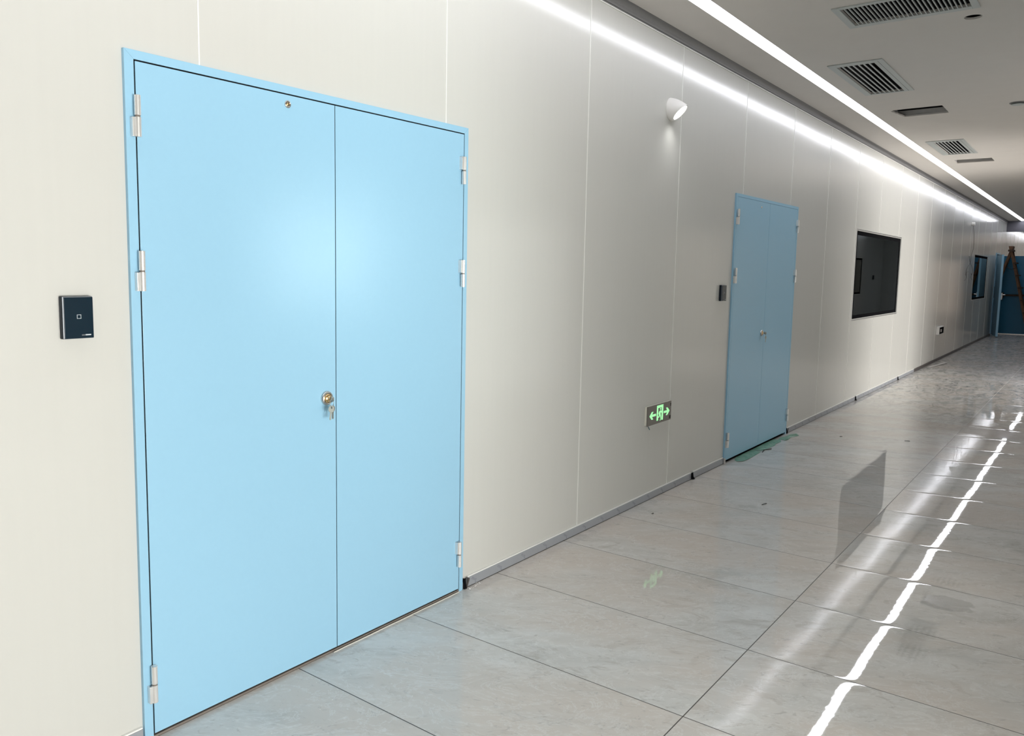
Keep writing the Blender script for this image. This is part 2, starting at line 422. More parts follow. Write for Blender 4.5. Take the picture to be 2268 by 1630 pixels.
# cove profile between wall and ceiling
def cove(name, axis):
    prof = [(0, 2.842), (-.006, 2.842), (-.006, 2.848), (-.003, 2.849), (-.003, 2.856), (-.007, 2.857), (-.008, 2.863)]
    for k in range(9):
        t = k / 8 * PI / 2
        prof.append((-.010 - (COVE - .012) * (1 - math.cos(t)), 2.868 + .030 * math.sin(t)))
    prof += [(-COVE - .002, 2.8985), (-COVE - .002, 2.9125), (0, 2.9125)]
    A = [(XA, a, b) for a, b in prof]; B = [(XE, a, b) for a, b in prof]
    m = MB(); n = len(prof)
    m.add(A + B, [(i, (i + 1) % n, n + (i + 1) % n, n + i) for i in range(n)])
    for i, fi in enumerate(m.f): m.mi[i] = 1 if i in (1, 0) else 0
    return m
tag(cove('trim_1', 0).build('trim_1', ['cove', 'bead']), 'dark grey cove profile where left wall meets ceiling', 'ceiling trim', kind='structure')

# ------------------------------------------------------------------ skirting of the left wall
def skirt(x0, x1, film, label):
    m = MB()
    t = .011
    m.box(x0, x1, -t, -.0005, .003, .045, 0, bev=.0012)
    o = m.build('baseboard_left', 'film' if film else 'darkskirt'); tag(o, label, 'baseboard', kind='structure')
    if film:
        b = MB().box(x0, x1, -.009, -.0003, .0452, .0505, 0, bev=.001)
        b.build('sealant_bead', 'caulk' if False else 'bead', o)
    return o
def prints(o, x0, x1, step, start):
    m = MB(); x = start
    while x < x1 - .05:
        if x > x0 + .02:
            for k, (dx, h) in enumerate(((0, .013), (.009, .016), (.018, .011), (.026, .014))):
                z = .034 - k * .0052
                m.bar((x + dx, -.0112, z - h * .35), (x + dx + .007, -.0112, z + h * .35), .0015, .0004, up=(0, 1, 0))
            m.bar((x + .024, -.0112, .012), (x + .036, -.0112, .006), .0015, .0004, up=(0, 1, 0))
        x += step
    if m.v: m.build('film_print', 'filmprint', o)
s0 = skirt(XA + .01, 1.172, True, 'grey skirting left of the large blue double door')
s1 = skirt(2.745, 5.245, True, 'film-covered grey skirting right of the large blue door')
prints(s1, 2.75, 5.2, .1985, 2.772)
s2 = skirt(5.285, 5.846, True, 'short plain grey skirting just left of the farther blue door')
s3 = skirt(7.40, 9.885, True, 'film-covered grey skirting right of the farther blue door')
prints(s3, 7.45, 9.8, .215, 7.62)
s4 = skirt(9.935, 12.27, True, 'film-covered grey skirting below the nearer dark window')
prints(s4, 9.95, 12.2, .235, 10.05)
s5 = skirt(12.31, 13.48, True, 'last pale grey skirting before the dark brown skirting')
s6 = skirt(13.50, 23.42, False, 'dark brown skirting at the far end of left wall')
s7 = skirt(24.33, XE - .01, False, 'dark brown skirting beyond the open far doors')

def joint_clip(x, label, style):
    t = thing('skirting_joint_clip', label, 'skirting clip', (x, -.012, 0), 'skirting joint clips along the left wall')
    m = MB()
    if style == 0:   # two bent flaps
        m.add([(x - .016, -.004, .047), (x - .004, -.014, .050), (x - .001, -.020, .003), (x - .017, -.018, .002)], [(0, 1, 2, 3)])
        m.prism([(x - .018, .003), (x - .004, .001), (x - .003, .049), (x - .018, .044)], lambda a, b: (a, -.012, b), lambda a, b: (a, -.015, b))
        m.build('back_flap', 'black', t)
        n = MB().prism([(x - .002, .002), (x + .005, .0), (x + .016, .046), (x + .004, .052)], lambda a, b: (a, -.014 - (b - .0) * .12, b), lambda a, b: (a, -.018 - b * .12, b))
        n.build('front_flap', 'bezel' if False else 'darkskirt', t)
    else:
        m.prism([(x - .012, .004), (x + .008, .002), (x + .018, .0), (x + .024, .003), (x + .014, .016), (x + .011, .034), (x + .004, .046), (x - .012, .043)],
                lambda a, b: (a, -.009, b), lambda a, b: (a, -.017 - .008 * max(0, .02 - b) / .02, b))
        m.build('back_flap', 'black', t)
        n = MB().prism([(x + .000, .0), (x + .020, .0), (x + .034, .002), (x + .020, .006)], lambda a, b: (a, -.018, b), lambda a, b: (a, -.026, b * .6))
        n.build('foot', 'darkskirt', t)
    return t
joint_clip(2.726, 'dark two-flap skirting clip at the right foot of the large blue door', 0)
joint_clip(5.258, 'black curled skirting clip on bare wall below the exit sign', 1)
joint_clip(7.382, 'black skirting clip at the right foot of the farther blue door', 0)
joint_clip(9.905, 'small dark skirting clip below left end of nearer dark window', 1)
joint_clip(12.29, 'small dark skirting clip just beyond the nearer dark window', 1)
t = thing('skirting_joint_clip', 'grey crumpled skirting clip at the left foot of farther blue door', 'skirting clip', (5.852, -.012, 0), 'skirting joint clips along the left wall')
MB().prism([(5.842, .002), (5.868, .0), (5.862, .020), (5.866, .040), (5.846, .043)], lambda a, b: (a, -.013, b), lambda a, b: (a, -.021, b)).build('back_flap', 'sheet', t)

# ------------------------------------------------------------------ doors
def ringframe(x0, x1, zt, ix0, ix1, izt, y0, y1, mb, m=0):
    # mitred door lining: two jambs and a head, open at the floor
    P = lambda x, z, y: (x, y, z)
    L = [(x0, 0), (ix0, 0), (ix0, izt), (x0, zt)]
    Rr = [(ix1, 0), (x1, 0), (x1, zt), (ix1, izt)]
    g = .0006
    T = [(x0 + g, zt), (ix0 + g, izt), (ix1 - g, izt), (x1 - g, zt)]
    for poly in (L, Rr, T):
        mb.prism(poly, lambda a, b: (a, y0, b), lambda a, b: (a, y1, b), m)
YF = -.012
def hinge(parent, x, zc, side, h=.114):
    m = MB(); up, lo = zc + h / 2, zc - h / 2; r = .0092; y = YF - .0125
    m.cyl((x, y, zc + .002), (x, y, up), r, n=20); m.cyl((x, y, lo), (x, y, zc - .003), r, n=20)
    m.cyl((x, y, zc - .003), (x, y, zc + .002), r * .8, n=16, m=1)
    if side == 'L': m.box(x - .0175, x - .002, y - .004, y + .004, lo, zc - .004, 0, bev=.001); m.box(x + .0, x + .006, y, YF, zc + .004, up - .002)
    else: m.box(x - .0175, x - .002, y - .004, y + .004, zc + .004, up, 0, bev=.001); m.box(x - .002, x + .004, y, YF, lo + .002, zc - .006)
    m.box(x - .0165, x - .0125, y, YF, (lo if side == 'L' else zc + .004), (zc - .004 if side == 'L' else up))
    return m.build('hinge', ['satin', 'thresh'], parent)
HZ = (1.854, 1.422, .180)
def make_door(idx, d, label, gapc=.0045):
    t = thing('door_%d' % idx, label, 'door', ((d['x0'] + d['x1']) / 2, 0, 0), kind='structure')
    m = MB()
    g = gapc
    ringframe(d['x0'], d['x1'], d['zt'], d['li'] - g, d['ri'] + g, d['lt'] + g, YF, wt - .005, m)
    ringframe(d['li'] - g, d['ri'] + g, d['lt'] + g, d['li'] + .016, d['ri'] - .016, d['lt'] - .016, .035, wt + .02, m)
    m.build('frame', 'door', t)
    sm = MB(); ys0, ys1 = YF + .0022, YF + .010; q = .0006
    sm.box(d['li'] - g + q, d['li'] - q, ys0, ys1, .016, d['lt']); sm.box(d['ri'] + q, d['ri'] + g - q, ys0, ys1, .016, d['lt'])
    sm.box(d['li'] - g + q, d['ri'] + g - q, ys0, ys1, d['lt'] + q, d['lt'] + g - q)
    sm.box(d['split'] - .0016, d['split'] + .0016, ys0, ys1, d['zb'], d['lt'] - .001)
    sm.build('gap_strip', 'black' if idx == 1 else 'door', t)  # strips added in the leaf gaps; black ones stand in for shade
    l1 = MB().box(d['li'], d['split'] - .0018, YF, .030, d['zb'], d['lt'], 0, bev=.0008).build('door_leaf', 'door', t)
    l2 = MB().box(d['split'] + .0018, d['ri'], YF, .030, d['zb'], d['lt'], 0, bev=.0008)
    l2.box(d['split'] - .012, d['split'] + .012, .0301, .034, d['zb'], d['lt'])
    l2 = l2.build('door_leaf', 'door', t)
    for z in HZ:
        hinge(t, d['hl'], z, 'L'); hinge(t, d['hr'], z, 'R')
    return t, l1, l2
D1.update(zb=.0155, hl=1.206, hr=2.663); D2.update(zb=.022, hl=5.838, hr=7.292)
D2.update(hl=5.884 - .004, hr=7.328 + .0)
d1, d1a, d1b = make_door(1, D1, 'large light blue steel double door nearest the camera')
m = MB().box(D1['li'] - .004, D1['ri'] + .004, YF + .003, wt, .0005, .008, 0); m.build('under_door_strip', 'thresh', d1)
m = MB().tube([(1.93 + k * .0745, YF - .004 + .001 * math.sin(k * 2.1), .001) for k in range(11)], .0022, 8); m.build('caulk_line', 'caulk', d1)
d2, d2a, d2b = make_door(2, D2, 'farther light blue steel double door with green tape at its foot', .0035)
MB().box(D2['li'], D2['ri'], .0, wt, .0003, .003).build('under_door_strip', 'black', d2)  # black strip painted as the shade in the gap under this door
# upper flush bolt cylinder of door 1, its twin on door 2
def small_bolt(parent, x, z, r):
    m = MB(); m.lathe((x, YF, z), (0, -1, 0), [(0, r), (.002, r), (.0035, r * .86), (.0035, r * .72), (.0015, r * .66)], 28, cap1=True)
    m.lathe((x, YF - .001, z), (0, -1, 0), [(0, r * .45), (.003, r * .42), (.004, r * .3), (.0043, .0001)], 20, 1)
    m.box(x - r * .07, x + r * .07, YF - .0056, YF - .004, z - r * .4, z + r * .4, 2)
    return m.build('flush_bolt_cylinder', ['ring', 'brass', 'black'], parent)
small_bolt(d1, 1.752 * .9945, 1.976 * 1.0, .0125)
small_bolt(d2, 6.437 * .9945, 1.958, .008)
def lock(parent, x, z, r):
    m = MB(); m.lathe((x, YF, z), (0, -1, 0), [(0, r), (.006, r), (.010, r * .92), (.0115, r * .80), (.0115, r * .70), (.008, r * .67)], 40)
    o = m.build('lock_ring', 'ring', parent)
    b = MB(); b.lathe((x, YF - .006, z), (0, -1, 0), [(0, r * .66), (.004, r * .64), (.008, r * .52), (.0105, r * .30), (.0108, .0002)], 36)
    b.lathe((x + .001, YF - .012, z), (0, -1, 0), [(0, r * .24), (.006, r * .23), (.0062, r * .1)], 20)
    b.build('lock_cylinder', 'brass', o)
    return o
def key_shape(m, o, ax, nrm, L=.052, r=.011):
    o, ax, nrm = Vector(o), Vector(ax).normalized(), Vector(nrm).normalized(); s = nrm.cross(ax).normalized()
    T = .0009
    def F(sgn): return lambda a, b: tuple(o + ax * a + s * b + nrm * (sgn * T))
    hole = .0038
    n = 22                                       # bow with a hole: two half rings
    for h0, h1 in ((0, PI), (PI, 2 * PI)):
        outer = [(r + r * math.cos(h0 + (h1 - h0) * k / n), r * .95 * math.sin(h0 + (h1 - h0) * k / n)) for k in range(n + 1)]
        inner = [(r * .62 + hole * math.cos(h1 - (h1 - h0) * k / n), hole * math.sin(h1 - (h1 - h0) * k / n)) for k in range(n + 1)]
        m.prism(outer + inner, F(-1), F(1))
    w = .0038
    bl = [(2 * r - .002, -w), (L - .004, -w), (L, -w + .003), (L, w - .002), (L - .004, w)]
    x = L - .006
    while x > 2 * r + .008:
        bl += [(x, w), (x - .002, w - .0018 - .0008 * ((int(x * 1000)) % 2)), (x - .004, w)]; x -= .0055
    bl += [(2 * r - .002, w)]
    m.prism(bl, F(-1), F(1))
def torus(m, c, nrm, R, r, n=28, k=8):
    nrm = Vector(nrm).normalized(); a = nrm.orthogonal().normalized(); b = nrm.cross(a); rings = []
    for i in range(n):
        t = 2 * PI * i / n; d = a * math.cos(t) + b * math.sin(t)
        rings.append([tuple(Vector(c) + d * (R + r * math.cos(u)) + nrm * (r * math.sin(u))) for u in [2 * PI * j / k for j in range(k)]])
    return m.loft(rings, close=True)
def keys(x, z, label, two, sc_=1.0):
    y = YF - .0195
    t = thing('key_bunch', label, 'keys', (x, y, z), 'key bunches hanging in door locks')
    m = MB(); m.box(x - .0045, x + .0045, y - .004, y + .002, z - .0012, z + .0012)
    m.lathe((x, y - .013, z), (1, 0, 0), [(-.001, .0001), (-.001, .0105), (.001, .0105), (.001, .0001)], 26)
    m.build('inserted_key', 'keym', t)
    rc = Vector((x - .006, y - .018, z - .013))
    torus(MB(), rc, (.35, -1, .1), .0130, .0011).build('split_ring', 'keym', t)
    a = MB(); key_shape(a, (rc.x - .003, rc.y - .003, rc.z - .009), (-.16, -.02, -1), (-.15, -.98, .3), .052 * sc_, .0125); a.build('hanging_key', 'keym', t)
    if two:
        b = MB(); key_shape(b, (rc.x + .004, rc.y - .001, rc.z - .010), (.02, .03, -1), (.1, -1, .1), .049, .0115); b.build('hanging_key', 'keym', t)
    return t
lock(d1, 1.903, .9715, .0255); keys(1.902, .9715, 'keys hanging in the brass lock of the large blue door', True)
lock(d2, 6.545, .960, .0245); keys(6.548, .960, 'keys hanging in the lock of the farther blue door', True)

# ------------------------------------------------------------------ card readers
def reader(x0, label, group):
    t = thing('card_reader', label, 'card reader', (x0 + .041, 0, 1.2955), group)
    x1, z0, z1, y = x0 + .082, 1.2385, 1.3535, -.024
    MB().box(x0, x1, -.017, -.0005, z0, z1, 0, bev=.003).build('housing', 'navy', t)
    MB().box(x0 + .0005, x1 - .0005, -.0215, -.0170, z0 + .0005, z1 - .0005, 0, bev=.0018).build('bezel', 'bezel', t)
    p = MB().box(x0 + .0022, x1 - .0012, y, -.0210, z0 + .0012, z1 - .0030, 0, bev=.0012).build('front_panel', 'glossnavy', t)
    cx, cz, s = (x0 + x1) / 2 + .001, 1.2985, .0056
    m = MB(); w = .0012
    m.box(cx - s, cx + s, y - .0004, y + .0001, cz + s - w, cz + s); m.box(cx - s, cx + s, y - .0004, y + .0001, cz - s, cz - s + w)
    m.box(cx - s, cx - s + w, y - .0004, y + .0001, cz - s + w, cz + s - w); m.box(cx + s - w, cx + s, y - .0004, y + .0001, cz - s + w, cz + s - w)
    m.build('square_symbol', 'glyph', p)
    m = MB(); m.box(x1 - .024, x1 - .009, y - .0003, y + .0001, z0 + .0085, z0 + .0118, 0); m.box(x1 - .034, x1 - .0245, y - .0003, y + .0001, z0 + .0085, z0 + .0112, 1)
    m.build('logo_bar', ['glyph', 'glyph2'], p)
reader(.979, 'black card reader on the wall left of the large blue door', 'card readers')
reader(5.630, 'black card reader on the wall left of the farther blue door', 'card readers')

# ------------------------------------------------------------------ exit sign
t = thing('exit_sign', 'small metal exit sign with green running man and two arrows', 'exit sign', (4.67, -.01, .486), None)
X0, X1, Z0, Z1, YS = 4.500, 4.843, .486, .609, -.022
MB().box(X0 + .004, X1 - .002, -.016, -.0005, Z0 + .002, Z1 - .002, 0, bev=.001).build('housing', 'signedge', t)
MB().box(X0, X1, YS, -.0165, Z0, Z1, 0, bev=.0012).build('face_plate', 'signface', t)
def UV(u, v): return X0 + u * .343, Z1 - v * .123
def sp(m, pts, mi=0): m.prism([UV(*q) for q in pts], lambda a, b: (a, YS - .0006, b), lambda a, b: (a, YS + .0004, b), mi)
m = MB(); sp(m, [(.075, .515), (.165, .315), (.235, .315), (.185, .455), (.345, .455), (.345, .575), (.185, .575), (.235, .715), (.165, .715)])
m.build('arrow', 'exitg', t); m = MB(); sp(m, [(.925, .50), (.835, .30), (.765, .30), (.815, .44), (.675, .44), (.675, .56), (.815, .56), (.765, .70), (.835, .70)])
m.build('arrow', 'exitg', t)
m = MB(); sp(m, [(.375, .065), (.645, .065), (.645, .875), (.580, .875), (.580, .205), (.435, .205), (.435, .50), (.425, .56), (.440, .66), (.440, .85), (.375, .85)])
sp(m, [(.512, .235), (.540, .225), (.556, .27), (.545, .32), (.520, .325), (.505, .285)])
sp(m, [(.470, .40), (.520, .345), (.560, .365), (.580, .44), (.578, .50), (.560, .47), (.545, .45), (.538, .53), (.552, .63), (.570, .80), (.550, .815), (.528, .70), (.505, .605), (.487, .70), (.430, .725), (.425, .675), (.462, .645), (.475, .545), (.490, .47), (.470, .55), (.452, .53)])
sp(m, [(.510, .865), (.545, .80), (.556, .83), (.525, .895)])
m.build('running_man_symbol', 'exitg', t)
m = MB(); sp(m, [(.955, .12), (.985, .12), (.985, .16), (.975, .16), (.975, .22), (.985, .22), (.985, .25), (.955, .25), (.955, .22), (.962, .22), (.962, .16), (.955, .16)]); m.build('small_mark', 'black', t); m = MB()
sp(m, [(.925, .765), (.975, .765), (.975, .93), (.965, .93), (.965, .80), (.938, .80), (.938, .93), (.925, .93)]); sp(m, [(.945, .83), (.957, .83), (.957, .90), (.945, .90)])
m.build('small_mark', 'black', t)
MB().tube([(4.515, -.018, .490), (4.523, -.020, .478), (4.536, -.022, .462)], .0028, 8).build('cable_stub', 'teal', t)

# ------------------------------------------------------------------ wall lamp
t = thing('wall_lamp', 'white bullet-shaped wall lamp above the exit sign, switched on', 'wall lamp', (4.705, 0, 2.44))
n = 48; rings = []
Bc, Oc = Vector((4.705, -.0008, 2.437)), Vector((4.706, -.064, 2.409))
def bez(tt, a, c, b): return a * (1 - tt) ** 2 + c * (2 * tt * (1 - tt)) + b * tt * tt
def ringat(tt, shrink=1.0):
    R = []
    for k in range(n):
        th = 2 * PI * k / n; cx, sz = math.cos(th), math.sin(th)
        a = Bc + Vector((.064 * cx * shrink, 0, .068 * sz * shrink))
        b = Oc + Vector((.043 * cx * shrink, -.043 * sz * shrink, .041 * sz * shrink))
        c = Vector(((a.x + b.x) / 2 + .007 * cx, (a.y + b.y) / 2 - .003, (a.z + b.z) / 2 + .016 * sz))
        if sz < 0: c = (a + b) / 2 + Vector((.007 * cx, -.003, 0))
        R.append(tuple(bez(tt, a, c, b)))
    return R
m = MB(); m.loft([ringat(k / 12) for k in range(13)], cap0=True, cap1=False)
inner = [ringat(1, .91), [tuple(Vector(q) + Vector((0, .014, .016))) for q in ringat(1, .88)]]
m.loft([ringat(1)] + inner, cap0=False, cap1=False)
m.build('shade', 'white', t)
m = MB(); e = [tuple(Vector(q) + Vector((0, .0075, .0065))) for q in ringat(1, .895)]
m.add(e, [tuple(range(n))]); m.build('lens', 'lens', t)
MB().cyl((4.705, -.0005, 2.437), (4.705, -.003, 2.437), .067, n=40).build('back_plate', 'white', t)

# ------------------------------------------------------------------ windows
def window(idx, w, label, facing=-1, yw=0.0):
    t = thing('window_%d' % idx, label, 'window', ((w[0] + w[1]) / 2, yw, w[2]), kind='structure')
    s = facing
    def Y(a): return yw + s * a
    x0, x1, z0, z1 = w
    m = MB()
    def bx(*a, mi=0):
        ys = sorted((Y(a[2]), Y(a[3]))); m.box(a[0], a[1], ys[0], ys[1], a[4], a[5], mi, bev=.001)
    T = .016
    bx(x0, x1, .002, -.02, z1 - .014, z1); bx(x0, x1, .002, -.02, z0, z0 + .014)
    bx(x0, x0 + T, .002, -.02, z0 + .0145, z1 - .0145); bx(x1 - T, x1, .002, -.02, z0 + .0145, z1 - .0145)
    m.build('frame', 'alu', t)
    a0, a1, b0, b1 = x0 + T + .0005, x1 - T - .0005, z0 + .0145, z1 - .0145
    m = MB(); G = .050
    def gx(p0, p1, q0, q1):
        ys = sorted((Y(-.006), Y(-.020))); m.box(p0, p1, ys[0], ys[1], q0, q1)
    gx(a0, a1, b1 - G, b1); gx(a0, a1, b0, b0 + G * .9); gx(a0, a0 + .065, b0 + G * .9, b1 - G); gx(a1 - .065, a1, b0 + G * .9, b1 - G)
    m.build('gasket', 'black', t)
    ys = sorted((Y(-.008), Y(-.014)))
    MB().box(a0 + .063, a1 - .063, ys[0], ys[1], b0 + G * .88, b1 - G * .98).build('pane', 'glass', t)
window(1, WIN[0], 'dark fixed window in the left wall beyond the farther blue door')
window(2, WIN[1], 'far window in the left wall beside the blue doors and ladder')
window(3, (rwin[0][0], rwin[0][1], rwin[0][2], rwin[0][3]), 'window in the right wall opposite the large blue door', 1, YR)
window(4, (rwin[1][0], rwin[1][1], rwin[1][2], rwin[1][3]), 'small dark window near the far end of the right wall', 1, YR)
o = MB().box(23.86, 23.96, YR + .001, YR + .025, 1.33, 1.44, 0, bev=.003)
tag(o.build('wall_control_box', 'navy'), 'small black box on the far right wall seen mirrored in the dark window', 'control box')

# ------------------------------------------------------------------ ceiling grilles and cut-outs
def grille(v, label, n, blade, tilt):
    ox0, ox1, oy0, oy1 = v['o']; ix0, ix1, iy0, iy1 = v['i']
    t = thing('ceiling_vent', label, 'air vent', ((ox0 + ox1) / 2, (oy0 + oy1) / 2, H), 'slatted air vents in the ceiling')
    m = MB(); z0, z1 = H - .007, H - .0005
    m.box(ox0, ox1, oy0, iy0, z0, z1, 0, bev=.0015); m.box(ox0, ox1, iy1, oy1, z0, z1, 0, bev=.0015)
    m.box(ox0, ix0, iy0, iy1, z0, z1, 0, bev=.0015); m.box(ix1, ox1, iy0, iy1, z0, z1, 0, bev=.0015)
    m.build('frame', 'vent', t)
    if n == 6: MB().box(ox0 + .03, ox1 - .02, iy0 - .030, iy0 - .0285, z0 - .0006, z0 + .001).build('frame_joint', 'vdark', t)
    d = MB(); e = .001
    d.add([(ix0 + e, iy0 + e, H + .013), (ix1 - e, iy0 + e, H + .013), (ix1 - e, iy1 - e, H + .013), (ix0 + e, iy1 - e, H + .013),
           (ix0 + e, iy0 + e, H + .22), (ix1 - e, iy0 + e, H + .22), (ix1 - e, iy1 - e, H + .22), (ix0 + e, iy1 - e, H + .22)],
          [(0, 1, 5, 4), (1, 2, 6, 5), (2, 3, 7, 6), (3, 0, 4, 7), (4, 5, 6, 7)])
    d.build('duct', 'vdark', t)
    for k in range(n):
        y = iy0 + (iy1 - iy0) * (k + 1) / (n + 1)
        s = MB(); s.bar((ix0 + .0005, y, H - .0015), (ix1 - .0005, y, H - .0015), blade[0], blade[1], up=(0, tilt, 1))
        s.build('slat', 'vent', t)
    return t
grille(V[0], 'largest slatted ceiling vent, cut by the top edge of the photo', 26, (.0055, .008), .0)
grille(V[1], 'slatted ceiling vent in the middle with seven dark gaps', 6, (.0105, .004), .0)
grille(V[2], 'small slatted ceiling vent farthest along the corridor', 6, (.0100, .004), .0)
def cutout(s, label):
    x0, x1, y0, y1 = s
    t = thing('ceiling_slot_collar', label, 'ceiling opening', ((x0 + x1) / 2, (y0 + y1) / 2, H + .014), 'open rectangular ceiling slots')
    m = MB(); a = .008; h = .044; z0 = H + .0125
    m.box(x0 - a, x0 - a + .002, y0 - a, y1 + a, z0, z0 + h); m.box(x1 + a - .002, x1 + a, y0 - a, y1 + a, z0, z0 + h)
    m.box(x0 - a, x1 + a, y0 - a, y0 - a + .002, z0, z0 + h); m.box(x0 - a, x1 + a, y1 + a - .002, y1 + a, z0, z0 + h)
    m.build('collar', 'sheet', t)
cutout(SL[0], 'rough-edged rectangular ceiling slot beyond the middle vent')
cutout(SL[1], 'rectangular ceiling slot beyond the farthest vent')
t = thing('smoke_detector', 'round grey ceiling detector cut by the right edge of the photo', 'smoke detector', (8.27, -1.475, H))
MB().lathe((8.27, -1.475, H - .0005), (0, 0, -1), [(0, .062), (.005, .062), (.007, .055)], 36).build('base', 'cove', t)
MB().lathe((8.27, -1.475, H - .0078), (0, 0, -1), [(0, .035), (.008, .050), (.012, .044)], 32).build('sensor_head', 'vent', t)

# ------------------------------------------------------------------ LED light strips
def led(points, label):
    t = thing('led_light_strip', label, 'light strip', (points[0][0], points[0][1], H), 'recessed ceiling light strips')
    m = MB(); fmb = MB()
    for a, b, c, d in points_boxes(points):
        m.box(a, b, c, d, H - .0008, H + .004)
    m.build('diffuser', 'led', t)
    for a, b, c, d in points_boxes(points):
        fmb.box(a, b, c, d, H + .0045, H + .03)
    fmb.build('channel', 'alu', t)
def points_boxes(p): return p
e = .001
led([(XA + .3, LX1, LED_C - LED_W / 2 + e, LED_C + LED_W / 2 - e)], 'long glowing white light strip in the ceiling along left wall')
led([(25.7, XE - .5, LED_C - LED_W / 2 + e, LED_C + LED_W / 2 - e)], 'far glowing light strip in the ceiling beyond the crossing beam')

# ------------------------------------------------------------------ floor litter
def tape(pts, label, thick=.0016):
    m = MB(); cx = sum(p[0] for p in pts) / len(pts); cy = sum(p[1] for p in pts) / len(pts)
    vs = [(cx, cy, .006)] + [(x, y, .0014 + random.uniform(0, .0045)) for x, y in pts]
    n = len(pts); top = [(0, 1 + i, 1 + (i + 1) % n) for i in range(n)]
    bot = [(x, y, z - .001) for x, y, z in vs]
    m.add(vs + bot, top + [(n + 1 + a, n + 1 + c, n + 1 + b) for a, b, c in top] + [(1 + i, 1 + (i + 1) % n, n + 2 + (i + 1) % n, n + 2 + i) for i in range(n)])
    o = m.build('green_tape_strip', 'tape'); return tag(o, label, 'tape', 'torn green tape strips at the door foot')
tape([(5.99, -.060), (6.02, -.098), (6.12, -.104), (6.28, -.099), (6.45, -.090), (6.46, -.050), (6.47, -.006), (6.30, -.004), (6.12, -.006), (6.03, -.030)], 'left green tape strip on floor under farther blue door')
tape([(6.48, -.006), (6.475, -.060), (6.53, -.096), (6.66, -.092), (6.78, -.100), (6.84, -.084), (6.97, -.090), (7.04, -.060), (7.02, -.008), (6.72, -.005)], 'middle green tape strip on floor under farther blue door')
tape([(7.03, -.100), (7.10, -.112), (7.22, -.094), (7.35, -.128), (7.43, -.085), (7.33, -.050), (7.24, -.058), (7.12, -.028), (7.05, -.040), (7.06, -.085)], 'right green tape strip on floor under farther blue door')
m = MB().tube([(6.44, -.105, .004), (6.50, -.100, .008), (6.53, -.085, .004), (6.62, -.12, .003)], .003, 6)
tag(m.build('dark_plastic_scrap', 'chip'), 'dark curled scrap lying on the green tape', 'scrap')
m = MB(); 
for i, (a, b) in enumerate(((14.30, 15.22),)):
    m.bar((a, -.075, .006), (b, -.185, .012), .045, .006)
tag(m.build('loose_skirting_piece', 'sheet'), 'loose grey skirting strip lying beside the dark skirting', 'skirting strip')
# pale crumbs scattered on the tiles: too many and small to count
m = MB()
def crumb(x, y, s):
    vs = [(x + s * random.uniform(.5, 1) * math.cos(a), y + s * random.uniform(.5, 1) * math.sin(a), .0002) for a in [k * PI / 2.5 + random.random() * .4 for k in range(5)]]
    vs.append((x, y, s * .9)); m.add(vs, [(0, 1, 5), (1, 2, 5), (2, 3, 5), (3, 4, 5), (4, 0, 5), (4, 3, 2, 1, 0)])
for k in range(210):
    x = random.uniform(1.3, 6.0); y = -.04 - abs(random.gauss(0, .42)) * (1 if x < 3.5 else .6)
    if y < -1.6: continue
    crumb(x, y, random.choice((.0010, .0013, .0016, .0022)))
for k in range(14): crumb(2.77 + random.gauss(0, .03), -.028 + random.gauss(0, .008), random.uniform(.002, .005))
tag(m.build('plaster_crumbs', 'plaster'), 'white plaster crumbs scattered on the tiles near the doors', 'crumbs', kind='stuff')
from math import sin, cos
for (x, y, a, L, lab) in ((4.95, -.60, .3, .05, 'dark thin scrap on the tiles in front of bare wall'), (4.32, -.16, .2, .016, 'tiny dark chip on floor near the skirting'),
                          (7.55, -.42, .6, .03, 'dark chip on floor right of the farther blue door'), (7.75, -.90, 1.2, .05, 'dark thin splinter beyond the farther blue door')):
    mm = MB().tube([(x, y, .003), (x + L * .5 * cos(a), y - L * .5 * sin(a), .005), (x + L * cos(a) * 1.1, y - L * sin(a) * .8, .002)], .0022, 6)
    tag(mm.build('floor_scrap', 'chip'), lab, 'scrap')

# ------------------------------------------------------------------ far left wall: unfinished sign box, dangling cables
t = thing('wall_sign_box', 'open electrical box low on the far left wall', 'wall box', (15.55, 0, .465))
MB().box(15.32, 15.78, -.045, -.0005, .462, .592, 0, bev=.003).build('housing', 'white', t)
mm = MB().box(15.35, 15.76, -.047, -.0455, .474, .580, 0); mm.build('dark_face', 'black', t)
mm = MB(); mm.box(15.42, 15.56, -.049, -.0475, .50, .55); mm.build('inner_bracket', 'sheet', t)
t = thing('dangling_cables', 'thin cables dangling from a white fitting on far left wall', 'cable', (18.8, -.01, 2.45), None)
MB().lathe((18.62, -.003, 2.47), (0, -1, 0), [(0, .035), (.05, .035), (.055, .028)], 20).build('fitting', 'white', t)
def curve(pts): 
    P = []; pts = [Vector(q) for q in pts]
    for i in range(len(pts) - 1):
        p0, p1, p2, p3 = pts[max(i - 1, 0)], pts[i], pts[i + 1], pts[min(i + 2, len(pts) - 1)]
        for k in range(6):
            u = k / 6; P.append(.5 * ((2 * p1) + (p2 - p0) * u + (2 * p0 - 5 * p1 + 4 * p2 - p3) * u * u + (3 * p1 - p0 - 3 * p2 + p3) * u ** 3))
    return P + [pts[-1]]
MB().tube(curve([(18.62, -.03, 2.43), (18.9, -.02, 2.30), (18.98, -.02, 2.14), (19.0, -.02, 2.0), (18.75, -.02, 1.86), (18.6, -.03, 1.72), (18.15, -.03, 1.58), (18.1, -.03, 1.46)]), .0032, 6).build('cable', 'cable', t)
MB().tube(curve([(18.45, -.02, 1.84), (18.56, -.03, 1.72), (18.95, -.03, 1.62), (19.1, -.03, 1.54), (18.95, -.03, 1.47), (18.85, -.03, 1.50)]), .0032, 6).build('cable', 'cable', t)
MB().tube(curve([(18.1, -.03, 1.46), (18.2, -.03, 1.52), (18.5, -.03, 1.53)]), .0032, 6).build('cable', 'cable', t)
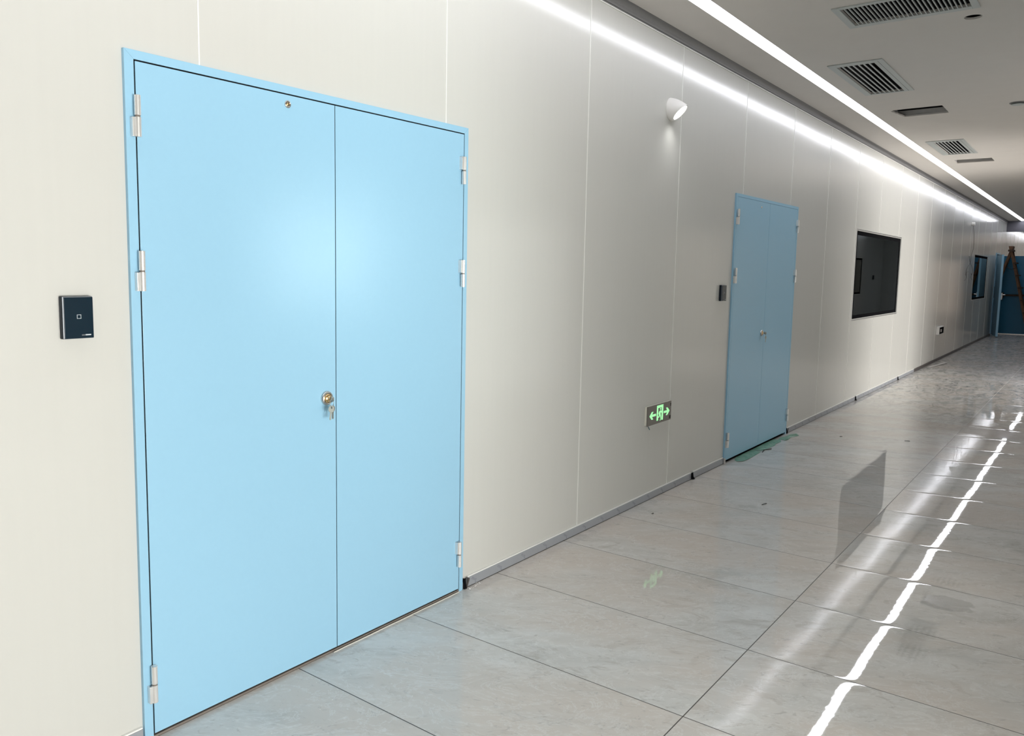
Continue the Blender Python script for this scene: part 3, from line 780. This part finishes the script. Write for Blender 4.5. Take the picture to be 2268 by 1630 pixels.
MB().tube(curve([(18.15, -.03, 1.48), (18.2, -.03, 1.42), (18.0, -.03, 1.36)]), .0032, 6).build('cable', 'cable', t)
MB().tube(curve([(18.95, -.03, 1.50), (18.9, -.03, 1.42), (19.05, -.03, 1.37)]), .0032, 6).build('cable', 'cable', t)

# ------------------------------------------------------------------ far blue doors, both leaves open into the corridor
tag(MB().box(25.40, 25.60, YR + .001, -.001, 2.625, H - .001).build('trim_2', 'beam'), 'grey ceiling beam crossing the corridor beyond the far blue doors', 'beam', kind='structure')
t = thing('door_3', 'far blue double door of the left wall standing open behind the ladder', 'door', (23.87, 0, 0), kind='structure')
m = MB(); ringframe(D3[0] - .03, D3[1] + .03, D3[2] + .03, D3[0] + .004, D3[1] - .004, D3[2] - .004, -.012, wt + .02, m); m.build('frame', 'door', t)
def leaf(h, e_, z0, z1, mat):                      # plate from hinge point to free edge, thickness towards the corridor
    h, e_ = Vector(h), Vector(e_); d = (e_ - h).normalized(); n = Vector((d.y, -d.x)) * .045
    if n.y > 0: n = -n
    q = [h, e_, e_ + n, h + n]
    m = MB(); m.add([(p.x, p.y, z0) for p in q] + [(p.x, p.y, z1) for p in q], [(0, 1, 2, 3), (7, 6, 5, 4), (0, 4, 5, 1), (1, 5, 6, 2), (2, 6, 7, 3), (3, 7, 4, 0)])
    return m.build('door_leaf', mat, t)
la = leaf((23.44, -.022), (22.62, -.192), .03, 1.965, 'door')
m = MB(); m.box(22.70, 22.78, -.255, -.226, .90, 1.06, 0, bev=.004); m.cyl((22.74, -.254, 1.02), (22.74, -.300, 1.02), .009)
m.bar((22.74, -.298, 1.02), (22.88, -.294, 1.02), .018, .018)
m.build('latch_handle', 'satin', la)
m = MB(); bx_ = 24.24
m.box(bx_, bx_ + .045, -.93, -.03, .02, 1.965, 0, bev=.002); lb = m.build('door_leaf', 'shadeblue', t, 'blue inner face with shade painted in')
m = MB(); m.box(bx_ - .075, bx_ - .035, -.86, -.10, .965, 1.01, 0, bev=.004)
m.box(bx_ - .075, bx_ - .0005, -.16, -.11, .92, 1.05, 0, bev=.004); m.box(bx_ - .075, bx_ - .0005, -.88, -.84, .94, 1.03, 0, bev=.004)
m.build('push_bar', 'wood2', lb, 'dark push bar')
tag(MB().box(35.65, 41.25, YR - .30, YR - .28, .0, 2.1).build('lit_doorway_screen', 'warm'), 'warm lit wide doorway far down the right wall', 'doorway')

# ------------------------------------------------------------------ wooden ladder
t = thing('wooden_step_ladder', 'brown wooden A-frame ladder standing at the far open blue door', 'ladder', (23.8, -.22, 0))
def rail(p0, p1, name='rail', mt='wood'): return MB().bar(p0, p1, .05, .032, up=(1, 0, 0)).build(name, mt, t)
apx = Vector((24.0, -.242, 2.10))
LT, FT = -.288, -.765
for xx in (23.62, 23.98): rail((xx, FT, .006), (xx, LT, 2.07))
for xx in (23.66, 23.94): rail((xx, LT + .02, 2.05), (xx, .315, .006))
MB().bar((23.57, -.278, 2.085), (24.03, -.278, 2.085), .11, .045).build('top_cap', 'wood2', t)
m = MB(); m.prism([(-.305, 2.109), (-.245, 2.109), (-.228, 2.19), (-.322, 2.19)], lambda a, b: (23.58, a, b), lambda a, b: (24.02, a, b)); m.build('top_block', 'wood', t)
for k in range(6):
    f = (.28 + .30 * k) / 2.07; yy = FT + (LT - FT) * f
    MB().bar((23.57, yy - .03, 2.07 * f), (24.03, yy - .03, 2.07 * f), .08, .03).build('rung', 'wood2', t)
MB().tube([(23.60, -.40, 1.66), (23.60, -.31, 1.62), (23.60, -.22, 1.70)], .006, 6).build('spreader_cord', 'cable', t)

# ------------------------------------------------------------------ light
def area(name, loc, rot, sx, sy, power, col=(1, 1, 1)):
    l = bpy.data.lights.new(name, 'AREA'); l.shape = 'RECTANGLE'; l.size = sx; l.size_y = sy; l.energy = power; l.color = col
    o = bpy.data.objects.new(name, l); C.objects.link(o); o.location = loc; o.rotation_euler = rot; return o
# daylight in the side rooms beyond the near and far right-hand doorways and behind the right-hand window
area('daylight_near_doorway', (.5, YR - 2.7, .75), (PI / 2, 0, 0), 3.0, 1.2, 218, (1.0, .995, .97))
area('fill_middle_doorway', (7.4, YR - .25, 1.03), (PI / 2, 0, 0), 2.35, 2.0, 13, (1.0, .985, .95))  # added fill lamp in an added doorway, lifts the dim mid-corridor wall
area('daylight_far_doorway', (11.9, YR - 2.7, 1.0), (PI / 2, 0, 0), 2.4, 1.7, 270, (1.0, .97, .95))
wl = area('daylight_right_window', (4.30, YR - .34, 1.56), (PI / 2, 0, .69),  .7, .75, 9.5, (1.0, .99, .97)); wl.data.spread = .9

sl = bpy.data.lights.new('wall_lamp_beam', 'SPOT'); sl.energy = 2.4; sl.spot_size = 2.3; sl.spot_blend = .9; sl.shadow_soft_size = .03
so = bpy.data.objects.new('wall_lamp_beam', sl); C.objects.link(so); so.location = (4.706, -.060, 2.40)
so.rotation_euler = Vector((0, -.35, -1)).to_track_quat('-Z', 'Y').to_euler()
w = bpy.data.worlds.new('world'); sc.world = w; w.use_nodes = True
w.node_tree.nodes['Background'].inputs[0].default_value = (.8, .85, .9, 1); w.node_tree.nodes['Background'].inputs[1].default_value = .15

# ------------------------------------------------------------------ camera (measured from the wall, floor joints and doors)
cam = bpy.data.cameras.new('camera'); co = bpy.data.objects.new('camera', cam); C.objects.link(co)
yaw, pitch, roll = 0.674817, -0.106583, 0.013182
fw = Vector((math.cos(pitch) * math.cos(yaw), math.cos(pitch) * math.sin(yaw), math.sin(pitch)))
r = fw.cross(Vector((0, 0, 1))).normalized(); u = r.cross(fw)
c_, s_ = math.cos(roll), math.sin(roll)
R_, U_ = r * c_ + u * s_, u * c_ - r * s_
co.matrix_world = Matrix(((R_.x, U_.x, -fw.x, 0), (R_.y, U_.y, -fw.y, -2.17902), (R_.z, U_.z, -fw.z, 1.43707), (0, 0, 0, 1)))
cam.sensor_width = 36; cam.sensor_fit = 'HORIZONTAL'; cam.lens = 27.99415
cam.shift_x = .0446934; cam.shift_y = -.0124642; cam.clip_start = .02; cam.clip_end = 100
sc.camera = co
sc.view_settings.view_transform = 'Standard'; sc.view_settings.look = 'None'
sc.view_settings.gamma = 1; sc.view_settings.exposure = .26; sc.view_settings.use_curve_mapping = False
